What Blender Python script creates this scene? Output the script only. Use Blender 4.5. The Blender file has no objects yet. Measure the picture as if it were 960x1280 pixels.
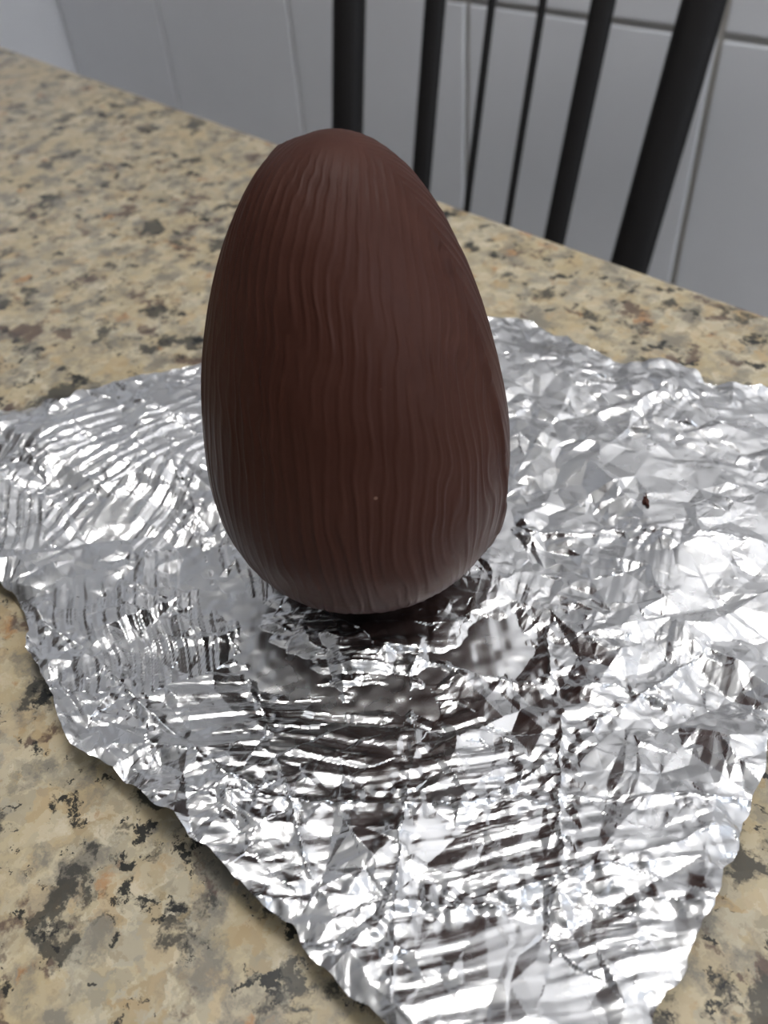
import bpy, bmesh, math, random
import numpy as np
from mathutils import Vector, Matrix, geometry

random.seed(7)
RNG = np.random.default_rng(11)
sc = bpy.context.scene
COL = sc.collection
TZ = 0.75                       # height of the table top above the floor

# ------------------------------------------------------------------ camera
FPX = 1035.0
PITCH, ROLL, CAM_H = math.radians(44), math.radians(-5), 0.23
cF = np.array([0, math.cos(PITCH), -math.sin(PITCH)])
r0, u0 = np.array([1.0, 0, 0]), np.array([0, math.sin(PITCH), math.cos(PITCH)])
cR = math.cos(ROLL) * r0 + math.sin(ROLL) * u0
cU = -math.sin(ROLL) * r0 + math.cos(ROLL) * u0
cC = np.array([0, 0, TZ + CAM_H])
cd = bpy.data.cameras.new('camera')
cam = bpy.data.objects.new('camera', cd)
COL.objects.link(cam)
M = Matrix.Identity(4)
for i in range(3):
    M[i][0], M[i][1], M[i][2], M[i][3] = cR[i], cU[i], -cF[i], cC[i]
cam.matrix_world = M
cd.sensor_fit = 'AUTO'
cd.sensor_width = 36.0
cd.lens = 36.0 * FPX / 1280.0
cd.clip_start, cd.clip_end = 0.01, 50
cd.dof.use_dof = True
cd.dof.focus_distance = 0.25
cd.dof.aperture_fstop = 12.0
sc.camera = cam


def at_z(px, py, z):
    """point where the photograph's pixel meets the height z"""
    d = cF + (px - 480) / FPX * cR - (py - 640) / FPX * cU
    t = (z - cC[2]) / d[2]
    return cC + t * d


# ------------------------------------------------------------------ world, light, exposure
w = bpy.data.worlds.new('world')
sc.world = w
w.use_nodes = True
w.node_tree.nodes['Background'].inputs[0].default_value = (0.75, 0.82, 0.95, 1)
w.node_tree.nodes['Background'].inputs[1].default_value = 0.6
ADDED_LAMP_STRENGTH = 70.0
ADDED_WINDOW_STRENGTH = 9.0
sc.view_settings.view_transform = 'Standard'
sc.view_settings.look = 'None'
sc.view_settings.gamma = 1.0
sc.view_settings.use_curve_mapping = False
sc.view_settings.exposure = -0.55
sc.cycles.caustics_reflective = False
sc.cycles.caustics_refractive = False


# ------------------------------------------------------------------ helpers
def mat(name, col=(0.8, 0.8, 0.8), rough=0.5, metal=0.0, spec=0.5):
    m = bpy.data.materials.new(name)
    m.use_nodes = True
    b = m.node_tree.nodes['Principled BSDF']
    b.inputs['Base Color'].default_value = (*col, 1)
    b.inputs['Roughness'].default_value = rough
    b.inputs['Metallic'].default_value = metal
    b.inputs['Specular IOR Level'].default_value = spec
    return m, m.node_tree, b


def node(nt, kind, **kw):
    n = nt.nodes.new(kind)
    for k, v in kw.items():
        if k.startswith('_'):
            setattr(n, k[1:], v)
        else:
            n.inputs[k].default_value = v
    return n


def ramp(nt, src, stops, interp='LINEAR'):
    r = nt.nodes.new('ShaderNodeValToRGB')
    r.color_ramp.interpolation = interp
    e = r.color_ramp.elements
    while len(e) < len(stops):
        e.new(0.5)
    for i, (p, c) in enumerate(stops):
        e[i].position = p
        e[i].color = (*c, 1) if len(c) == 3 else c
    nt.links.new(src, r.inputs[0])
    return r.outputs[0]


def mix(nt, fac, a, b, blend='MIX'):
    n = nt.nodes.new('ShaderNodeMix')
    n.data_type = 'RGBA'
    n.blend_type = blend
    for sock, val in ((n.inputs[0], fac), (n.inputs[6], a), (n.inputs[7], b)):
        if hasattr(val, 'links') or hasattr(val, 'is_linked'):
            nt.links.new(val, sock)
        elif isinstance(val, tuple):
            sock.default_value = (*val, 1)
        else:
            sock.default_value = val
    return n.outputs[2]


def obj(name, me, m=None, parent=None, loc=None, smooth=False):
    if isinstance(me, bmesh.types.BMesh):
        bm = me
        me = bpy.data.meshes.new(name)
        bm.normal_update()
        bm.to_mesh(me)
        bm.free()
    if smooth:
        me.polygons.foreach_set('use_smooth', [True] * len(me.polygons))
    if m is not None and not me.materials:
        me.materials.append(m)
    o = bpy.data.objects.new(name, me)
    COL.objects.link(o)
    if parent is not None:
        o.parent = parent
    if loc is not None:
        o.location = loc
    return o


def empty(name, loc=(0, 0, 0), rz=0.0):
    o = bpy.data.objects.new(name, None)
    o.empty_display_size = 0.05
    COL.objects.link(o)
    o.location = loc
    o.rotation_euler = (0, 0, rz)
    return o


def tag(o, label, cat, group=None):
    o['label'] = label
    o['category'] = cat
    if group:
        o['group'] = group
    return o


def structure(o):
    o['kind'] = 'structure'
    return o


def box_bm(cx, cy, cz, sx, sy, sz, bevel=0.0, seg=2):
    bm = bmesh.new()
    bmesh.ops.create_cube(bm, size=1.0, matrix=Matrix.Translation((cx, cy, cz)) @ Matrix.Diagonal((sx, sy, sz, 1)))
    if bevel:
        bmesh.ops.bevel(bm, geom=bm.edges[:], offset=bevel, segments=seg, profile=0.5, affect='EDGES')
    return bm


def sweep_bm(path, prof_w, prof_d, wide, bevel_seg=3, power=2.6):
    """rounded bar along a list of points; 'wide' is the direction of prof_w"""
    bm = bmesh.new()
    n = 20
    rings = []
    path = [Vector(p) for p in path]
    wide = Vector(wide).normalized()
    for i, p in enumerate(path):
        a = path[max(i - 1, 0)]
        b = path[min(i + 1, len(path) - 1)]
        t = (b - a).normalized()
        wv = (wide - t * wide.dot(t)).normalized()
        dv = t.cross(wv)
        ring = []
        for k in range(n):
            an = 2 * math.pi * k / n
            c, s = math.cos(an), math.sin(an)
            e = 2.0 / power
            x = math.copysign(abs(c) ** e, c) * prof_w / 2
            y = math.copysign(abs(s) ** e, s) * prof_d / 2
            ring.append(bm.verts.new(p + wv * x + dv * y))
        rings.append(ring)
    for r1, r2 in zip(rings, rings[1:]):
        for k in range(n):
            bm.faces.new((r1[k], r1[(k + 1) % n], r2[(k + 1) % n], r2[k]))
    bm.faces.new(rings[0][::-1])
    bm.faces.new(rings[-1])
    bmesh.ops.recalc_face_normals(bm, faces=bm.faces[:])
    return bm


def vnoise(x, y, scale, seed):
    """smooth value noise in [-1, 1]"""
    rg = np.random.default_rng(seed)
    tab = rg.uniform(-1, 1, (256, 256))
    fx, fy = x / scale + 1000.0, y / scale + 1000.0
    ix, iy = np.floor(fx).astype(int), np.floor(fy).astype(int)
    tx, ty = fx - ix, fy - iy
    tx, ty = tx * tx * tx * (tx * (6 * tx - 15) + 10), ty * ty * ty * (ty * (6 * ty - 15) + 10)
    a, b = tab[ix % 256, iy % 256], tab[(ix + 1) % 256, iy % 256]
    c, d = tab[ix % 256, (iy + 1) % 256], tab[(ix + 1) % 256, (iy + 1) % 256]
    return (a * (1 - tx) + b * tx) * (1 - ty) + (c * (1 - tx) + d * tx) * ty


def sstep(a, b, x):
    t = np.clip((x - a) / (b - a), 0, 1)
    return t * t * (3 - 2 * t)


# ------------------------------------------------------------------ materials
def granite_material():
    m, nt, b = mat('polished_granite', rough=0.22)
    L = nt.links
    tc = nt.nodes.new('ShaderNodeTexCoord')
    P = tc.outputs['Object']
    # wobble the coordinates so that grains get ragged outlines
    wn = node(nt, 'ShaderNodeTexNoise', Scale=170.0, Detail=4.0, Roughness=0.65)
    L.new(P, wn.inputs['Vector'])
    sub = node(nt, 'ShaderNodeVectorMath', _operation='SUBTRACT')
    L.new(wn.outputs['Color'], sub.inputs[0])
    sub.inputs[1].default_value = (0.5, 0.5, 0.5)
    sca = node(nt, 'ShaderNodeVectorMath', _operation='SCALE')
    L.new(sub.outputs[0], sca.inputs[0])
    sca.inputs['Scale'].default_value = 0.012
    add = node(nt, 'ShaderNodeVectorMath', _operation='ADD')
    L.new(P, add.inputs[0])
    L.new(sca.outputs[0], add.inputs[1])
    W = add.outputs[0]
    def noise(scale, detail, rough, shift, src):
        of = node(nt, 'ShaderNodeVectorMath', _operation='ADD')
        L.new(src, of.inputs[0])
        of.inputs[1].default_value = shift
        n_ = node(nt, 'ShaderNodeTexNoise', Scale=scale, Detail=detail, Roughness=rough)
        L.new(of.outputs[0], n_.inputs['Vector'])
        return n_.outputs[0]

    def layer(base, src, lo, hi, amt, col):
        f = ramp(nt, src, [(lo, (0, 0, 0)), (hi, (amt,) * 3)])
        return mix(nt, f, base, col)

    # feldspar grains: cream, straw, buff, pale grey
    cols = []
    for scl in (120.0, 235.0):
        v = node(nt, 'ShaderNodeTexVoronoi', Scale=scl)
        L.new(W, v.inputs['Vector'])
        sep = nt.nodes.new('ShaderNodeSeparateColor')
        L.new(v.outputs['Color'], sep.inputs[0])
        cols.append(ramp(nt, sep.outputs[0], [(0.0, (0.36, 0.27, 0.15)), (0.18, (0.56, 0.49, 0.35)), (0.38, (0.44, 0.36, 0.22)),
                                              (0.58, (0.31, 0.285, 0.225)), (0.78, (0.60, 0.53, 0.39)), (1.0, (0.42, 0.28, 0.13))]))
    base = mix(nt, 0.45, cols[0], cols[1])
    base = layer(base, noise(22.0, 4.0, 0.6, (0, 0, 0), P), 0.48, 0.66, 0.7, (0.50, 0.40, 0.235))
    base = layer(base, noise(70.0, 5.0, 0.62, (1.1, 2.2, 0), W), 0.58, 0.68, 0.75, (0.64, 0.57, 0.43))
    # smoky grey quartz
    base = layer(base, noise(52.0, 5.0, 0.62, (5.0, 1.0, 0), W), 0.50, 0.62, 0.85, (0.20, 0.185, 0.155))
    # rust and plum stains
    base = layer(base, noise(62.0, 3.0, 0.55, (3.1, 1.7, 0.4), W), 0.645, 0.71, 0.7, (0.40, 0.19, 0.07))
    base = layer(base, noise(50.0, 3.0, 0.6, (-2.3, 5.2, 0.9), W), 0.61, 0.665, 0.85, (0.10, 0.062, 0.050))
    # black mica clusters and specks
    base = layer(base, noise(46.0, 4.0, 0.6, (-6.1, 3.3, 0.7), W), 0.585, 0.635, 0.88, (0.040, 0.040, 0.036))
    base = layer(base, noise(78.0, 4.0, 0.62, (7.3, -4.2, 0.2), W), 0.60, 0.635, 0.96, (0.014, 0.016, 0.016))
    base = layer(base, noise(190.0, 3.0, 0.6, (2.3, -1.2, 0.2), W), 0.655, 0.69, 0.92, (0.018, 0.018, 0.018))
    hs = node(nt, 'ShaderNodeHueSaturation', Saturation=1.0, Value=0.88)
    L.new(base, hs.inputs['Color'])
    L.new(hs.outputs[0], b.inputs['Base Color'])
    b.inputs['Roughness'].default_value = 0.3
    b.inputs['Specular IOR Level'].default_value = 0.3
    return m


def chocolate_material():
    m, nt, b = mat('milk_chocolate', rough=0.5, spec=0.11)
    L = nt.links
    tc = nt.nodes.new('ShaderNodeTexCoord')
    n = node(nt, 'ShaderNodeTexNoise', Scale=28.0, Detail=5.0, Roughness=0.6)
    L.new(tc.outputs['Object'], n.inputs['Vector'])
    c = ramp(nt, n.outputs[0], [(0.3, (0.043, 0.0155, 0.0107)), (0.7, (0.056, 0.0218, 0.0153))])
    # faint pale scuffs and sugar specks
    n2 = node(nt, 'ShaderNodeTexVoronoi', Scale=260.0)
    L.new(tc.outputs['Object'], n2.inputs['Vector'])
    sp = nt.nodes.new('ShaderNodeSeparateColor')
    L.new(n2.outputs['Color'], sp.inputs[0])
    few = ramp(nt, sp.outputs[0], [(0.985, (0, 0, 0)), (0.99, (1, 1, 1))])
    near = ramp(nt, n2.outputs['Distance'], [(0.10, (1, 1, 1)), (0.2, (0, 0, 0))])
    f = mix(nt, 1.0, few, near, 'MULTIPLY')
    c = mix(nt, f, c, (0.20, 0.12, 0.09))
    L.new(c, b.inputs['Base Color'])
    r = ramp(nt, n.outputs[0], [(0.3, (0.42,) * 3), (0.7, (0.56,) * 3)])
    L.new(r, b.inputs['Roughness'])
    n3 = node(nt, 'ShaderNodeTexNoise', Scale=420.0, Detail=3.0)
    L.new(tc.outputs['Object'], n3.inputs['Vector'])
    bp = node(nt, 'ShaderNodeBump', Strength=0.12, Distance=0.0006)
    L.new(n3.outputs[0], bp.inputs['Height'])
    L.new(bp.outputs[0], b.inputs['Normal'])
    return m


def foil_material():
    m, nt, b = mat('aluminium_foil', (0.80, 0.80, 0.805), 0.2, 1.0)
    L = nt.links
    tc = nt.nodes.new('ShaderNodeTexCoord')
    n = node(nt, 'ShaderNodeTexNoise', Scale=60.0, Detail=4.0)
    L.new(tc.outputs['Object'], n.inputs['Vector'])
    r = ramp(nt, n.outputs[0], [(0.3, (0.19,) * 3), (0.7, (0.31,) * 3)])
    L.new(r, b.inputs['Roughness'])
    return m


def paint_material(name, col, rough=0.6, bump=0.0):
    m, nt, b = mat(name, col, rough)
    tc = nt.nodes.new('ShaderNodeTexCoord')
    n = node(nt, 'ShaderNodeTexNoise', Scale=6.0, Detail=5.0)
    nt.links.new(tc.outputs['Object'], n.inputs['Vector'])
    c = ramp(nt, n.outputs[0], [(0.3, tuple(x * 0.95 for x in col)), (0.7, col)])
    nt.links.new(c, b.inputs['Base Color'])
    return m


M_GRANITE = granite_material()
M_CHOC = chocolate_material()
M_FOIL = foil_material()
M_TILE = paint_material('white_glazed_tile', (0.80, 0.81, 0.84), 0.22)
M_GROUT = paint_material('beige_grout', (0.55, 0.53, 0.49), 0.9)
M_WALL = paint_material('white_paint', (0.84, 0.85, 0.88), 0.7)
M_FRONT = paint_material('grey_paint', (0.16, 0.15, 0.14), 0.7)
M_CEIL = paint_material('white_ceiling_paint', (0.85, 0.85, 0.84), 0.8)
M_FLOOR = paint_material('grey_floor', (0.42, 0.40, 0.37), 0.5)
M_DARK = paint_material('dark_lacquer', (0.008, 0.007, 0.007), 0.6)
M_DARK.node_tree.nodes['Principled BSDF'].inputs['Specular IOR Level'].default_value = 0.25
M_SEAT = paint_material('dark_vinyl', (0.03, 0.025, 0.022), 0.5)
M_FRAME = paint_material('white_frame', (0.8, 0.8, 0.8), 0.4)


def glow(name, col, s):
    m = bpy.data.materials.new(name)
    m.use_nodes = True
    nt = m.node_tree
    nt.nodes.clear()
    o = nt.nodes.new('ShaderNodeOutputMaterial')
    e = node(nt, 'ShaderNodeEmission', Strength=s)
    e.inputs[0].default_value = (*col, 1)
    nt.links.new(e.outputs[0], o.inputs[0])
    return m


# ------------------------------------------------------------------ room (u along the tiled wall, c away from the camera)
N0 = math.atan2(0.6587804, 0.75233529)
WROT = N0 + math.radians(4)
WN = np.array([math.cos(WROT), math.sin(WROT)])      # into the wall
WU = np.array([WN[1], -WN[0]])                       # along the wall, to the right
WC = 1.06                                            # distance of the tiled wall
ROT_U = math.atan2(WU[1], WU[0])                     # rotation that turns x into u
TILE_W, TILE_H, U0 = 0.368, 0.46, -1.902              # U0: a vertical joint
U_LEFT, U_RIGHT, C_FRONT, CEIL = U0 - 0.005, 2.1, -2.3, 2.65


def uw(u, c, z=0.0):
    return (WU[0] * u + WN[0] * c, WU[1] * u + WN[1] * c, z)




def rbox(name, u0_, u1_, c0_, c1_, z0_, z1_, m, bevel=0.0):
    """box in room coordinates, x = u, y = c"""
    o = obj(name, box_bm((u0_ + u1_) / 2, (c0_ + c1_) / 2, (z0_ + z1_) / 2, u1_ - u0_, c1_ - c0_, z1_ - z0_, bevel), m)
    o.rotation_euler = (0, 0, ROT_U)
    return o


structure(rbox('floor', U_LEFT - 0.1, U_RIGHT + 0.1, C_FRONT - 0.1, WC + 0.12, -0.1, 0.0, M_FLOOR))
structure(rbox('ceiling', U_LEFT - 0.1, U_RIGHT + 0.1, C_FRONT - 0.1, WC + 0.12, CEIL, CEIL + 0.1, M_CEIL))
wb = structure(rbox('wall_back', U_LEFT - 0.1, U_RIGHT + 0.1, WC + 0.002, WC + 0.12, 0.0, CEIL, M_GROUT))
structure(rbox('wall_left', U_LEFT - 0.1, U_LEFT, C_FRONT, WC, 0.0, CEIL, M_WALL))
structure(rbox('wall_front', U_LEFT - 0.1, U_RIGHT + 0.1, C_FRONT - 0.1, C_FRONT, 0.0, CEIL, M_FRONT))
# right wall with an opening for the added window
WIN_C0, WIN_C1, WIN_Z0, WIN_Z1 = -0.30, 0.90, 1.0, 2.1
wl = bmesh.new()
for (a, b_, c_, d_) in ((C_FRONT, WIN_C0, 0, CEIL), (WIN_C1, WC, 0, CEIL), (WIN_C0, WIN_C1, 0, WIN_Z0), (WIN_C0, WIN_C1, WIN_Z1, CEIL)):
    bmesh.ops.create_cube(wl, size=1.0, matrix=Matrix.Translation((U_RIGHT + 0.05, (a + b_) / 2, (c_ + d_) / 2)) @ Matrix.Diagonal((0.1, b_ - a, d_ - c_, 1)))
o = structure(obj('wall_right', wl, M_WALL))
o.rotation_euler = (0, 0, ROT_U)
# added unseen window: frame bars and glowing panes for side light and foil reflections
win = structure(rbox('added_window_1', U_RIGHT + 0.03, U_RIGHT + 0.07, WIN_C0, WIN_C1, WIN_Z0, WIN_Z0 + 0.04, M_FRAME))
for (a, b_, c_, d_) in ((WIN_C0, WIN_C1, WIN_Z1 - 0.04, WIN_Z1), (WIN_C0, WIN_C0 + 0.04, WIN_Z0 + 0.04, WIN_Z1 - 0.04),
                        (WIN_C1 - 0.04, WIN_C1, WIN_Z0 + 0.04, WIN_Z1 - 0.04), (0.28, 0.32, WIN_Z0 + 0.04, WIN_Z1 - 0.04)):
    obj('added_window_frame', box_bm(U_RIGHT + 0.05, (a + b_) / 2, (c_ + d_) / 2, 0.04, b_ - a, d_ - c_), M_FRAME, win)
M_PANE = glow('added_window_glow', (0.80, 0.88, 1.0), ADDED_WINDOW_STRENGTH)
for a, b_ in ((WIN_C0 + 0.04, 0.28), (0.32, WIN_C1 - 0.04)):
    obj('added_glow_pane', box_bm(U_RIGHT + 0.05, (a + b_) / 2, (WIN_Z0 + WIN_Z1) / 2, 0.006, b_ - a, WIN_Z1 - WIN_Z0 - 0.08), M_PANE, win)

# dark wooden door added on the left wall, unseen, to darken foil reflections
M_DOOR = paint_material('added_dark_door_wood', (0.045, 0.026, 0.017), 0.45)
door = structure(rbox('added_door_1', U_LEFT + 0.001, U_LEFT + 0.035, -0.75, 0.30, 0.0, 2.1, M_DOOR, 0.003))
for a, b_ in ((-0.65, -0.27), (-0.18, 0.20)):
    for c_, d_ in ((0.15, 0.85), (1.0, 1.95)):
        obj('added_door_panel', box_bm(U_LEFT + 0.04, (a + b_) / 2, (c_ + d_) / 2, 0.012, b_ - a, d_ - c_, 0.004), M_DOOR, door)
obj('added_door_handle', box_bm(U_LEFT + 0.06, 0.25, 1.0, 0.02, 0.12, 0.02, 0.006), M_FRAME, door)

# wall tiles, one piece each
GAP = 0.0085
ZJ = TZ - 0.067                                        # the horizontal joint seen above the table
tile_me = None
z_start = ZJ - TILE_H * math.floor(ZJ / TILE_H)
ncol = int((U_RIGHT - U0) / TILE_W)
for i in range(ncol):
    for j in range(-1, 6):
        za, zb = z_start + j * TILE_H, z_start + (j + 1) * TILE_H
        za, zb = max(za, 0.0), min(zb, CEIL)
        if zb - za < 0.05:
            continue
        uc = U0 + (i + 0.5) * TILE_W
        full = abs(zb - za - TILE_H) < 1e-4
        if full and tile_me is not None:
            t = obj('tile', tile_me, M_TILE, wb)
        else:
            bm = box_bm(0, 0, 0, TILE_W - GAP, 0.009, zb - za - GAP, 0.0022, 2)
            t = obj('tile', bm, M_TILE, wb)
            if full:
                tile_me = t.data
        t.location = (uc, WC - 0.0025, (za + zb) / 2)
        # hand-laid: each tile sits a hair out of true
        t.rotation_euler = (random.uniform(-0.003, 0.003), 0, random.uniform(-0.005, 0.005))

# ------------------------------------------------------------------ added ceiling lamp, unseen, for light and foil reflections
M_TUBE = glow('added_tube_glow', (1.0, 0.98, 0.96), ADDED_LAMP_STRENGTH)
for LU, LC, lab in ((0.15, 0.25, 'added unseen white twin-tube lamp hanging from the ceiling over the table'),):
    lamp = tag(empty('added_tube_lamp', uw(LU, LC, CEIL), ROT_U), lab, 'lamp')
    for s in (-1, 1):
        obj('rod', sweep_bm([(s * 0.45, 0, 0), (s * 0.45, 0, -0.4)], 0.012, 0.012, (1, 0, 0), power=2), M_FRAME, lamp, smooth=True)
        obj('end_cap', box_bm(s * 0.615, 0, -0.425, 0.03, 0.16, 0.045, 0.004), M_FRAME, lamp)
        obj('tube', sweep_bm([(-0.6, s * 0.055, -0.43), (0.6, s * 0.055, -0.43)], 0.032, 0.032, (0, 0, 1), power=2), M_TUBE, lamp, smooth=True)
    obj('spine', box_bm(0, 0, -0.415, 1.2, 0.035, 0.03, 0.003), M_FRAME, lamp)

# ------------------------------------------------------------------ granite table
EU = np.array([0.6587804, -0.75233529])               # direction of the table's far edge
EN = np.array([0.75233529, 0.6587804])
EC = 0.388                                             # far edge
RE = math.atan2(EU[1], EU[0])
TU0, TU1, TC0 = -1.30, 0.80, -0.28
tcx, tcy = (TU0 + TU1) / 2, (EC + TC0) / 2
table = tag(empty('granite_table', (EU[0] * tcx + EN[0] * tcy, EU[1] * tcx + EN[1] * tcy, 0), RE),
            'beige speckled polished granite table under the foil and egg', 'table')
obj('tabletop', box_bm(0, 0, TZ - 0.015, TU1 - TU0, EC - TC0, 0.03, 0.007, 4), M_GRANITE, table, smooth=False)
for s in (-1, 1):
    obj('leg', box_bm(s * 0.75, 0, (TZ - 0.03) / 2, 0.06, 0.46, TZ - 0.03, 0.004), M_GRANITE, table)

# ------------------------------------------------------------------ chair behind the table
CROT = N0 + math.radians(29.0)
CN = np.array([math.cos(CROT), math.sin(CROT)])
CU = np.array([CN[1], -CN[0]])
k_ = 0.75 / (0.23 * 0.75233529 + 0.62 * 0.6587804)
c_uc = -0.149
chair_o = np.array([0.23, 0.62]) * k_ + CU * c_uc
chair = tag(empty('dining_chair', (*chair_o, 0), math.atan2(CU[1], CU[0])),
            'dark lacquered chair with upright back bars standing behind the granite table', 'chair')
# local frame: x along the back, y away from the table, z up; the back's reference height is the table top
REC, SKEW, SPLAY = math.radians(16.0), math.tan(math.radians(4.1)), 0.317


def back_pt(s, h):
    """point on the chair back: s across, h along it measured from table-top height"""
    return Vector((s + (SKEW + SPLAY * s) * h, math.sin(REC) * h, TZ + math.cos(REC) * h))


H_TOP, H_LOW = 0.27, -0.33
for s, wd, dp in ((-0.160, 0.0315, 0.026), (0.160, 0.0385, 0.028)):
    path = [back_pt(s, H_TOP - 0.60 * i / 6) for i in range(7)]
    e = path[-1]
    path += [e + Vector((0, 0.005, -0.07)), e + Vector((-s * 0.05, 0.03, -0.2)), Vector((e.x - s * 0.02, e.y + 0.075, 0.0))]
    obj('post', sweep_bm(path, wd, dp, (1, 0, 0)), M_DARK, chair, smooth=True)
for s, wd in ((-0.076, 0.020), (0.076, 0.022), (-0.023, 0.0075), (0.023, 0.0075)):
    path = [back_pt(s, H_TOP - (H_TOP + 0.27) * i / 6) for i in range(7)]
    obj('back_bar', sweep_bm(path, wd, 0.014 if wd > 0.01 else 0.0075, (1, 0, 0)), M_DARK, chair, smooth=True)
for h, hh in ((H_TOP - 0.01, 0.055), (-0.265, 0.03)):
    path = [back_pt(-0.172 + 0.344 * i / 8, h) for i in range(9)]
    obj('back_rail', sweep_bm(path, hh, 0.024, (0, 0, 1)), M_DARK, chair, smooth=True)
e = back_pt(0, H_LOW)
seat_z = e.z + 0.01
bm = box_bm(0, e.y - 0.185, seat_z - 0.02, 0.40, 0.37, 0.045, 0.018, 3)
obj('seat', bm, M_SEAT, chair, smooth=True)
obj('seat_frame', box_bm(0, e.y - 0.185, seat_z - 0.065, 0.37, 0.34, 0.045, 0.004), M_DARK, chair)
for s in (-1, 1):
    path = [Vector((s * 0.165, e.y - 0.335, seat_z - 0.05)), Vector((s * 0.168, e.y - 0.338, 0.22)), Vector((s * 0.172, e.y - 0.342, 0.0))]
    obj('leg', sweep_bm(path, 0.032, 0.032, (1, 0, 0), power=4), M_DARK, chair, smooth=True)

# ------------------------------------------------------------------ chocolate egg
EGG_X, EGG_Y, EGG_H, EGG_W, EK, EK2 = -0.0057, 0.2118, 0.1549, 0.1001, 0.3138, 0.1619
EGG_Z = TZ + 0.0012
_a = np.linspace(0, math.pi, 2000)
_r = np.sin(_a) * (1 + EK * np.cos(_a) + EK2 * np.cos(_a) ** 2)
_rs = EGG_W / 2 / _r.max()


def egg_r(a):
    return np.sin(a) * (1 + EK * np.cos(a) + EK2 * np.cos(a) ** 2) * _rs


def egg_z(a):
    return (0.5 - 0.5 * np.cos(a)) * EGG_H


SEAM = math.radians(29.0)                              # turn of the seam plane
egg = tag(empty('chocolate_egg', (EGG_X, EGG_Y, EGG_Z)), 'ribbed milk chocolate egg standing upright on crumpled silver foil', 'egg')


def egg_half(th0, th1, name, grow, nth, na, size=1.0, label=None):
    th = np.linspace(th0, th1, nth)
    a = np.linspace(0.0, math.pi, na)
    A, T = np.meshgrid(a, th, indexing='ij')
    R, Z = egg_r(A) * size, egg_z(A)
    # moulded bark-like ribs running from tip to tip
    s = T * 0.052 * np.clip(R / (EGG_W / 2), 0, 1) ** 0.62
    wv = vnoise(s, Z, 0.030, 3) * 0.9 + vnoise(s, Z, 0.013, 4) * 0.5 + vnoise(s, Z * 0.35, 0.006, 12) * 0.9
    wv += 0.7 * vnoise(s, Z, 0.030, 21) * sstep(0.085, 0.12, Z)
    wv *= 0.35 + 0.65 * sstep(0.008, 0.042, R)
    g = np.clip(R / (EGG_W / 2), 0, 1) ** 0.62
    TT = (T - 0.5 * (th0 + th1)) * g
    ph = TT * 41.0 + wv * 1.5
    rib = 0.5 + 0.5 * np.cos(2 * ph) + 0.18 * np.cos(4 * ph)
    ph2 = TT * 27.0 + wv * 2.0 + 1.3
    rib2 = np.sin(ph2)
    amp = 0.75 + 0.30 * vnoise(s, Z, 0.018, 9)
    fade = sstep(0.002, 0.020, R)
    disp = (rib * 0.00026 + rib2 * 0.00010) * amp * fade
    disp += 0.0007 * vnoise(s, Z, 0.035, 31) * fade
    # a little bruise or two
    edge = np.minimum(T - th0, th1 - T) * np.maximum(R, 0.004)
    lip = 0.0013 * np.exp(-(edge / 0.0018) ** 2) * fade
    chip = np.clip(vnoise(Z, Z * 0 + th0, 0.0035, 41), 0, 1) * 0.0006 * np.exp(-(edge / 0.002) ** 2)
    Rd = R + disp + (lip - chip) * grow
    Zd = Z + disp * np.cos(A) * -0.6
    X, Y = Rd * np.cos(T), Rd * np.sin(T)
    V = np.stack([X, Y, np.maximum(Zd, 0.0)], -1).reshape(-1, 3)
    idx = np.arange(na * nth).reshape(na, nth)
    F = np.stack([idx[:-1, :-1], idx[:-1, 1:], idx[1:, 1:], idx[1:, :-1]], -1).reshape(-1, 4)
    me = bpy.data.meshes.new(name)
    me.from_pydata(V.tolist(), [], F.tolist())
    me.update()
    o_ = obj(name, me, M_CHOC, egg, smooth=True)
    if label:
        o_['label'] = label
    return o_


FACE = -math.pi / 2
egg_half(FACE - math.pi / 2 - SEAM, FACE + math.pi / 2 - SEAM, 'shell_half', 1.0, 620, 420)
egg_half(FACE + math.pi / 2 - SEAM, FACE + 3 * math.pi / 2 - SEAM, 'shell_half', 0.0, 320, 300, 0.976)

# ------------------------------------------------------------------ foil sheet
OUT = [(640, 392), (665, 396), (690, 405), (715, 422), (740, 437), (768, 450), (790, 457), (822, 456), (850, 458), (868, 470), (880, 479),
       (905, 482), (935, 483), (962, 486), (1010, 500), (1060, 540), (1090, 600), (1085, 690), (1050, 780), (1000, 850), (962, 902),
       (958, 945), (946, 985), (934, 1015), (922, 1048), (912, 1076), (898, 1092), (896, 1110), (880, 1138), (868, 1158), (868, 1186),
       (856, 1214), (842, 1238), (830, 1255), (818, 1284), (790, 1350), (740, 1420), (690, 1450), (620, 1400), (550, 1340),
       (480, 1277), (440, 1240), (400, 1200), (370, 1160), (345, 1140), (310, 1120), (280, 1095), (260, 1070), (230, 1045), (215, 1025),
       (182, 1005), (170, 985), (145, 960), (105, 942), (90, 920), (80, 895), (75, 875), (55, 850), (37, 822), (37, 785), (35, 772),
       (27, 753), (12, 735), (-4, 724), (-60, 690), (-110, 630), (-90, 560), (-40, 522), (-5, 512), (30, 504), (60, 504), (76, 508),
       (105, 490), (150, 472), (200, 464), (250, 451), (330, 436), (430, 418), (530, 400), (590, 392)]


def macro(x, y):
    """large form of the sheet above the table: low round the egg, lifting towards the rim"""
    dx, dy = x - EGG_X, y - EGG_Y
    r = np.hypot(dx, dy)
    an = np.arctan2(dy, dx)
    lift = 0.006 + 0.006 * np.clip(np.cos(an - math.radians(215)), 0, 1) + 0.004 * np.clip(np.cos(an + math.radians(50)), 0, 1)
    return 0.0022 + lift * sstep(0.04, 0.17, r) + 0.0015 * vnoise(x, y, 0.06, 77) * sstep(0.03, 0.09, r)


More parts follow.
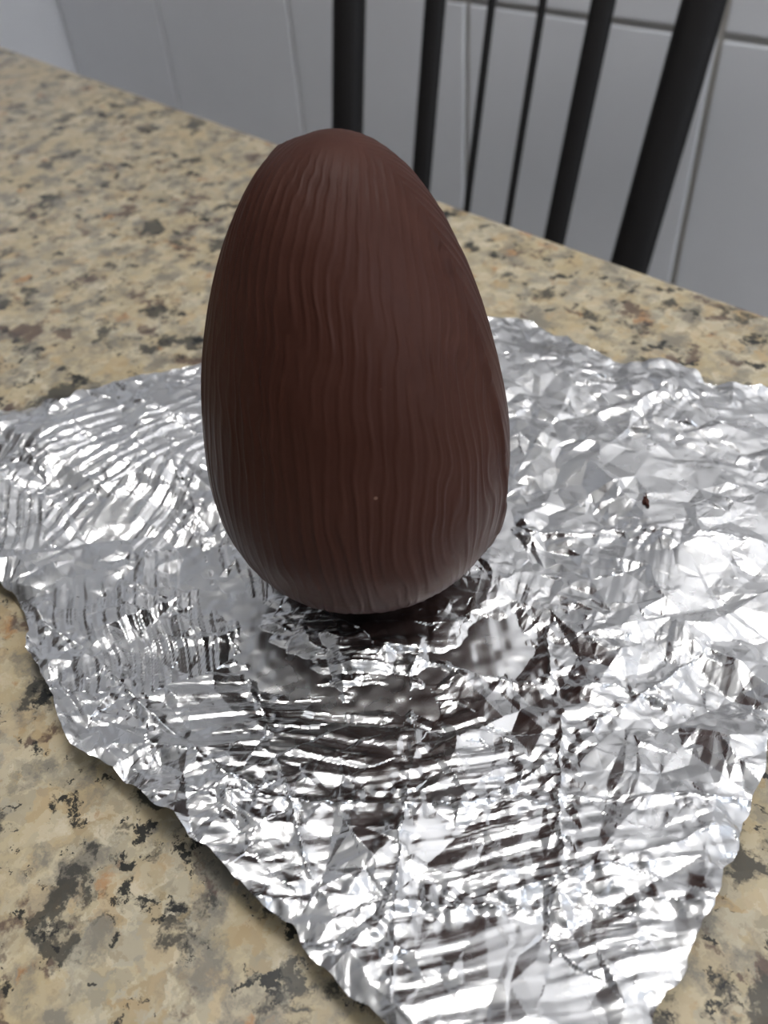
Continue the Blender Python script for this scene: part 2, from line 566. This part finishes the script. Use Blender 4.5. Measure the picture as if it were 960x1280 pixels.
def outline_points():
    pts = []
    for (px, py) in OUT:
        z = 0.008
        for _ in range(12):
            p = at_z(px, py, TZ + z)
            z = float(macro(np.array([p[0]]), np.array([p[1]]))[0])
        pts.append(p[:2])
    pts = np.array(pts)
    # finer outline with a slightly torn edge
    out = []
    n = len(pts)
    for i in range(n):
        a, b_ = pts[i], pts[(i + 1) % n]
        L_ = np.linalg.norm(b_ - a)
        m_ = max(2, int(L_ / 0.0016))
        t_ = np.linspace(0, 1, m_, endpoint=False)
        seg = a + (b_ - a) * t_[:, None]
        nn_ = np.array([-(b_ - a)[1], (b_ - a)[0]]) / L_
        j = vnoise(seg[:, 0], seg[:, 1], 0.009, 55) * 0.0016 + vnoise(seg[:, 0], seg[:, 1], 0.003, 56) * 0.0006
        out.append(seg + nn_ * j[:, None])
    return np.concatenate(out)


POLY = outline_points()
G = 0.00046
x0, y0 = POLY.min(0) - 3 * G
x1, y1 = POLY.max(0) + 3 * G
nx, ny = int((x1 - x0) / G) + 1, int((y1 - y0) / G) + 1
gx, gy = x0 + np.arange(nx) * G, y0 + np.arange(ny) * G
X, Y = np.meshgrid(gx, gy, indexing='ij')


def inside_mask():
    m_ = np.zeros((nx, ny), bool)
    A_, B_ = POLY, np.roll(POLY, -1, 0)
    for j in range(ny):
        yy = gy[j]
        hit = (A_[:, 1] <= yy) != (B_[:, 1] <= yy)
        if not hit.any():
            continue
        a, b_ = A_[hit], B_[hit]
        xs = np.sort(a[:, 0] + (yy - a[:, 1]) / (b_[:, 1] - a[:, 1]) * (b_[:, 0] - a[:, 0]))
        m_[:, j] = np.searchsorted(xs, gx) % 2 == 1
    return m_


INS = inside_mask()


def poly_near(q):
    A_, B_ = POLY, np.roll(POLY, -1, 0)
    d_ = B_ - A_
    out = np.empty_like(q)
    for i in range(0, len(q), 400):
        w_ = q[i:i + 400, None, :] - A_[None]
        t_ = np.clip((w_ * d_).sum(-1) / (d_ * d_).sum(-1), 0, 1)
        p_ = A_ + t_[..., None] * d_
        k = ((q[i:i + 400, None, :] - p_) ** 2).sum(-1).argmin(1)
        out[i:i + 400] = p_[np.arange(len(k)), k]
    return out


# distance to the rim on a coarse lattice, then interpolated
cs = 10
cxs, cys = gx[::cs], gy[::cs]
CX, CY = np.meshgrid(cxs, cys, indexing='ij')
q_ = np.stack([CX.ravel(), CY.ravel()], -1)
CD = np.linalg.norm(q_ - poly_near(q_), axis=1).reshape(CX.shape)


def interp_coarse(Cg):
    fi = np.clip(np.arange(nx) / cs, 0, Cg.shape[0] - 1.001)
    fj = np.clip(np.arange(ny) / cs, 0, Cg.shape[1] - 1.001)
    i0, j0 = fi.astype(int), fj.astype(int)
    ti, tj = (fi - i0)[:, None], (fj - j0)[None]
    return (Cg[np.ix_(i0, j0)] * (1 - ti) * (1 - tj) + Cg[np.ix_(i0 + 1, j0)] * ti * (1 - tj)
            + Cg[np.ix_(i0, j0 + 1)] * (1 - ti) * tj + Cg[np.ix_(i0 + 1, j0 + 1)] * ti * tj)


RIM = interp_coarse(CD)


def facets(spacing, seed, stretch=None):
    """flat facets between sharp creases: random heights on scattered points, joined by triangles"""
    rg = np.random.default_rng(seed)
    n = int((x1 - x0 + 4 * spacing) * (y1 - y0 + 4 * spacing) / spacing ** 2)
    pts = np.stack([rg.uniform(x0 - 2 * spacing, x1 + 2 * spacing, n), rg.uniform(y0 - 2 * spacing, y1 + 2 * spacing, n)], -1)
    hv = rg.uniform(-1, 1, n)
    vs, _, fs, _, _, _ = geometry.delaunay_2d_cdt([Vector(p) for p in pts], [], [], 0, 1e-7)[:6]
    P_ = np.array([tuple(v) for v in vs])
    if len(P_) != n:
        hv = rg.uniform(-1, 1, len(P_))
    Hh = np.zeros((nx, ny))
    for f in fs:
        a, b_, c_ = P_[f[0]], P_[f[1]], P_[f[2]]
        lo = np.minimum(np.minimum(a, b_), c_)
        hi = np.maximum(np.maximum(a, b_), c_)
        i0, i1 = max(0, int(math.ceil((lo[0] - x0) / G))), min(nx - 1, int((hi[0] - x0) / G))
        j0, j1 = max(0, int(math.ceil((lo[1] - y0) / G))), min(ny - 1, int((hi[1] - y0) / G))
        if i1 < i0 or j1 < j0:
            continue
        if not INS[i0:i1 + 1, j0:j1 + 1].any():
            continue
        xx, yy = gx[i0:i1 + 1][:, None], gy[j0:j1 + 1][None]
        den = (b_[1] - c_[1]) * (a[0] - c_[0]) + (c_[0] - b_[0]) * (a[1] - c_[1])
        if abs(den) < 1e-14:
            continue
        l1 = ((b_[1] - c_[1]) * (xx - c_[0]) + (c_[0] - b_[0]) * (yy - c_[1])) / den
        l2 = ((c_[1] - a[1]) * (xx - c_[0]) + (a[0] - c_[0]) * (yy - c_[1])) / den
        l3 = 1 - l1 - l2
        ok = (l1 >= -1e-9) & (l2 >= -1e-9) & (l3 >= -1e-9)
        val = l1 * hv[f[0]] + l2 * hv[f[1]] + l3 * hv[f[2]]
        sub = Hh[i0:i1 + 1, j0:j1 + 1]
        sub[ok] = val[ok]
    return Hh


def blur(a, n=1):
    for _ in range(n):
        a = (np.roll(a, 1, 0) + 2 * a + np.roll(a, -1, 0)) / 4
        a = (np.roll(a, 1, 1) + 2 * a + np.roll(a, -1, 1)) / 4
    return a


dX, dY = X - EGG_X, Y - EGG_Y
RR = np.hypot(dX, dY)
AN = np.arctan2(dY, dX)

# patches: in some the sheet keeps the parallel ribs pressed in by the egg, in others it is crumpled
rg = np.random.default_rng(5)
npat = 60
pp = np.stack([rg.uniform(x0, x1, npat), rg.uniform(y0, y1, npat)], -1)
wx = X + 0.008 * vnoise(X, Y, 0.02, 61)
wy = Y + 0.008 * vnoise(X, Y, 0.02, 62)
best = np.full((nx, ny), 9.0)
pid = np.zeros((nx, ny), int)
for k in range(npat):
    d = (wx - pp[k, 0]) ** 2 + (wy - pp[k, 1]) ** 2
    m_ = d < best
    best[m_] = d[m_]
    pid[m_] = k
pan = np.arctan2(pp[:, 1] - EGG_Y, pp[:, 0] - EGG_X)
prr = np.hypot(pp[:, 0] - EGG_X, pp[:, 1] - EGG_Y)
pdir = np.where((pan < -0.9) & (pan > -2.3), -math.pi / 2, pan) + rg.uniform(-0.25, 0.25, npat)
lam = rg.uniform(0.0036, 0.0068, npat)
ramp_amp = rg.uniform(0.35, 1.0, npat)
front = (pan < -0.8) & (pan > -2.4)
lam = np.where(front & (prr < 0.13), rg.uniform(0.0055, 0.0088, npat), lam)
ramp_amp = np.where(front, 0.7 + 0.5 * ramp_amp, ramp_amp)
left = np.abs(pan) > 2.3
ramp_amp = np.where(left, 1.2 + 0.5 * ramp_amp, ramp_amp)
lam = np.where(left, rg.uniform(0.0048, 0.0075, npat), lam)
right = (np.cos(pan - 0.25) > 0.35)
ramp_amp = np.where(right, ramp_amp * 0.25, ramp_amp)
cr_amp = np.where(right, rg.uniform(0.8, 1.2, npat), rg.uniform(0.5, 1.0, npat))
RD = pdir[pid]
coord = dX * np.cos(RD) + dY * np.sin(RD) + 0.0040 * vnoise(X, Y, 0.04, 63) + 0.0005 * vnoise(X, Y, 0.010, 64)
ph = 2 * math.pi * coord / lam[pid]
tri = lambda q: np.abs(((q / (2 * math.pi)) % 1.0) * 2 - 1) * 2 - 1
rip = 0.55 * np.sin(ph) + 0.6 * tri(ph) + 0.18 * tri(2.63 * ph + 1.0)
ripA = sstep(0.018, 0.042, RR) * blur(ramp_amp[pid], 8) * (0.45 + 0.55 * vnoise(X, Y, 0.022, 65))
crA = blur(cr_amp[pid], 10)

H = macro(X, Y)
fs_ = np.clip(np.cos(AN + math.pi / 2), 0, 1) ** 1.5
H += fs_ * (0.0025 * np.exp(-((RR - 0.043) / 0.0105) ** 2) + 0.0030 * sstep(0.062, 0.092, RR))
far = sstep(0.02, 0.06, RR)
H += 0.0042 * facets(0.040, 101) * far
H += (0.0020 + 0.0010 * np.clip(-dX / 0.08, 0, 1)) * facets(0.015, 102) * (0.35 + 0.65 * crA) * (0.4 + 0.6 * far)
H += 0.00095 * facets(0.0065, 103) * (0.2 + 0.8 * crA)
H += 0.00012 * facets(0.0024, 105) * (0.2 + 0.8 * crA) * np.clip(0.45 + 1.1 * vnoise(X, Y, 0.016, 67), 0.05, 1.2)
H += 0.00042 * facets(0.0036, 104) * (0.25 + 0.75 * crA) * np.clip(0.5 + 0.9 * vnoise(X, Y, 0.02, 66), 0.1, 1.2)
H += 0.00055 * rip * ripA

# long straight fold lines left from the wrapping, with pinched creases along them
for (pa, pb, amp, wdt) in (((330, 770), (960, 905), 0.0010, 0.0012), ((100, 1010), (930, 1010), 0.0014, 0.0010), ((690, 760), (708, 1110), 0.0013, 0.0010),
                           ((240, 1130), (900, 1150), 0.0009, 0.0010), ((215, 560), (400, 1110), 0.0011, 0.0012), ((520, 800), (500, 1260), 0.0008, 0.0009),
                           ((40, 760), (330, 1010), 0.0012, 0.0012), ((640, 650), (940, 690), 0.0010, 0.0012), ((0, 590), (250, 520), 0.0012, 0.0014),
                           ((600, 1010), (870, 820), 0.0012, 0.0011), ((330, 1210), (860, 1060), 0.0009, 0.0010)):
    a, b_ = at_z(*pa, TZ + 0.006)[:2], at_z(*pb, TZ + 0.006)[:2]
    t_ = (b_ - a) / np.linalg.norm(b_ - a)
    L_ = np.linalg.norm(b_ - a)
    al = (X - a[0]) * t_[0] + (Y - a[1]) * t_[1]
    ac = -(X - a[0]) * t_[1] + (Y - a[1]) * t_[0] + 0.0016 * vnoise(al, al * 0, 0.012, 70) + 0.0006 * vnoise(X, Y, 0.004, 71)
    win_ = sstep(-0.01, 0.01, al) * sstep(-0.01, 0.01, L_ - al)
    H += amp * win_ * np.exp(-np.abs(ac) / wdt) * (0.7 + 0.5 * vnoise(al, al * 0, 0.01, 72))
    H += 0.0005 * win_ * np.exp(-(ac / 0.005) ** 2) * vnoise(X, Y, 0.0028, 73)

# the rim curls up and down
H += np.exp(-RIM / 0.010) * (0.0028 * vnoise(X, Y, 0.018, 80) + 0.0010 * vnoise(X, Y, 0.006, 81))
# the sheet lies on the table and under the egg
ea = np.linspace(0, math.pi * 0.62, 400)
under = np.interp(RR, egg_r(ea), egg_z(ea), right=0.2) + (EGG_Z - TZ)
H = np.maximum(H, 0.0006 + 0.0004 * vnoise(X, Y, 0.004, 90) * 0.5)
H = np.minimum(H, np.where(RR < EGG_W / 2 - 0.001, under - 0.0004, 1.0))
H = np.maximum(H, 0.0003)

dil = INS.copy()
for a in (-1, 0, 1):
    for b_ in (-1, 0, 1):
        dil |= np.roll(np.roll(INS, a, 0), b_, 1)
rim = dil & ~INS
VX, VY = X.copy(), Y.copy()
nr = poly_near(np.stack([X[rim], Y[rim]], -1))
VX[rim], VY[rim] = nr[:, 0], nr[:, 1]
vid = np.full((nx, ny), -1)
vid[dil] = np.arange(dil.sum())
allin = dil[:-1, :-1] & dil[1:, :-1] & dil[1:, 1:] & dil[:-1, 1:]
anyin = INS[:-1, :-1] | INS[1:, :-1] | INS[1:, 1:] | INS[:-1, 1:]
cell = allin & anyin
F = np.stack([vid[:-1, :-1][cell], vid[1:, :-1][cell], vid[1:, 1:][cell], vid[:-1, 1:][cell]], -1).astype(np.int32)
V = np.stack([VX[dil], VY[dil], H[dil] + TZ], -1).astype(np.float32)
me = bpy.data.meshes.new('foil_sheet')
me.vertices.add(len(V))
me.vertices.foreach_set('co', V.ravel())
me.loops.add(F.size)
me.loops.foreach_set('vertex_index', F.ravel())
me.polygons.add(len(F))
me.polygons.foreach_set('loop_start', np.arange(len(F), dtype=np.int32) * 4)
me.update(calc_edges=True)
me.polygons.foreach_set('use_smooth', np.zeros(len(F), bool))
foil = tag(obj('foil_sheet', me, M_FOIL), 'large crumpled silver foil sheet spread on the granite under the egg', 'foil')


def foil_h(x, y):
    return float(H[int((x - x0) / G), int((y - y0) / G)])


# ------------------------------------------------------------------ crumb on the foil
p = at_z(806, 633, TZ + 0.008)
hz = foil_h(p[0], p[1])
bm = bmesh.new()
bmesh.ops.create_icosphere(bm, subdivisions=3, radius=1.0)
for v in bm.verts:
    c = v.co
    k = 1 + 0.22 * math.sin(5 * c.x + 2 * c.z) + 0.18 * math.sin(7 * c.y + 3 * c.x)
    v.co = Vector((c.x * 0.0011 * k * (1.0 - 0.45 * c.y), c.y * 0.0030 * k, c.z * 0.0008 * k))
crumb = tag(obj('chocolate_crumb', bm, M_CHOC, smooth=True), 'tiny dark chocolate crumb lying on the foil right of the egg', 'crumb')
crumb.location = (p[0], p[1], TZ + hz + 0.0004)
crumb.rotation_euler = (0, 0, math.radians(-12))
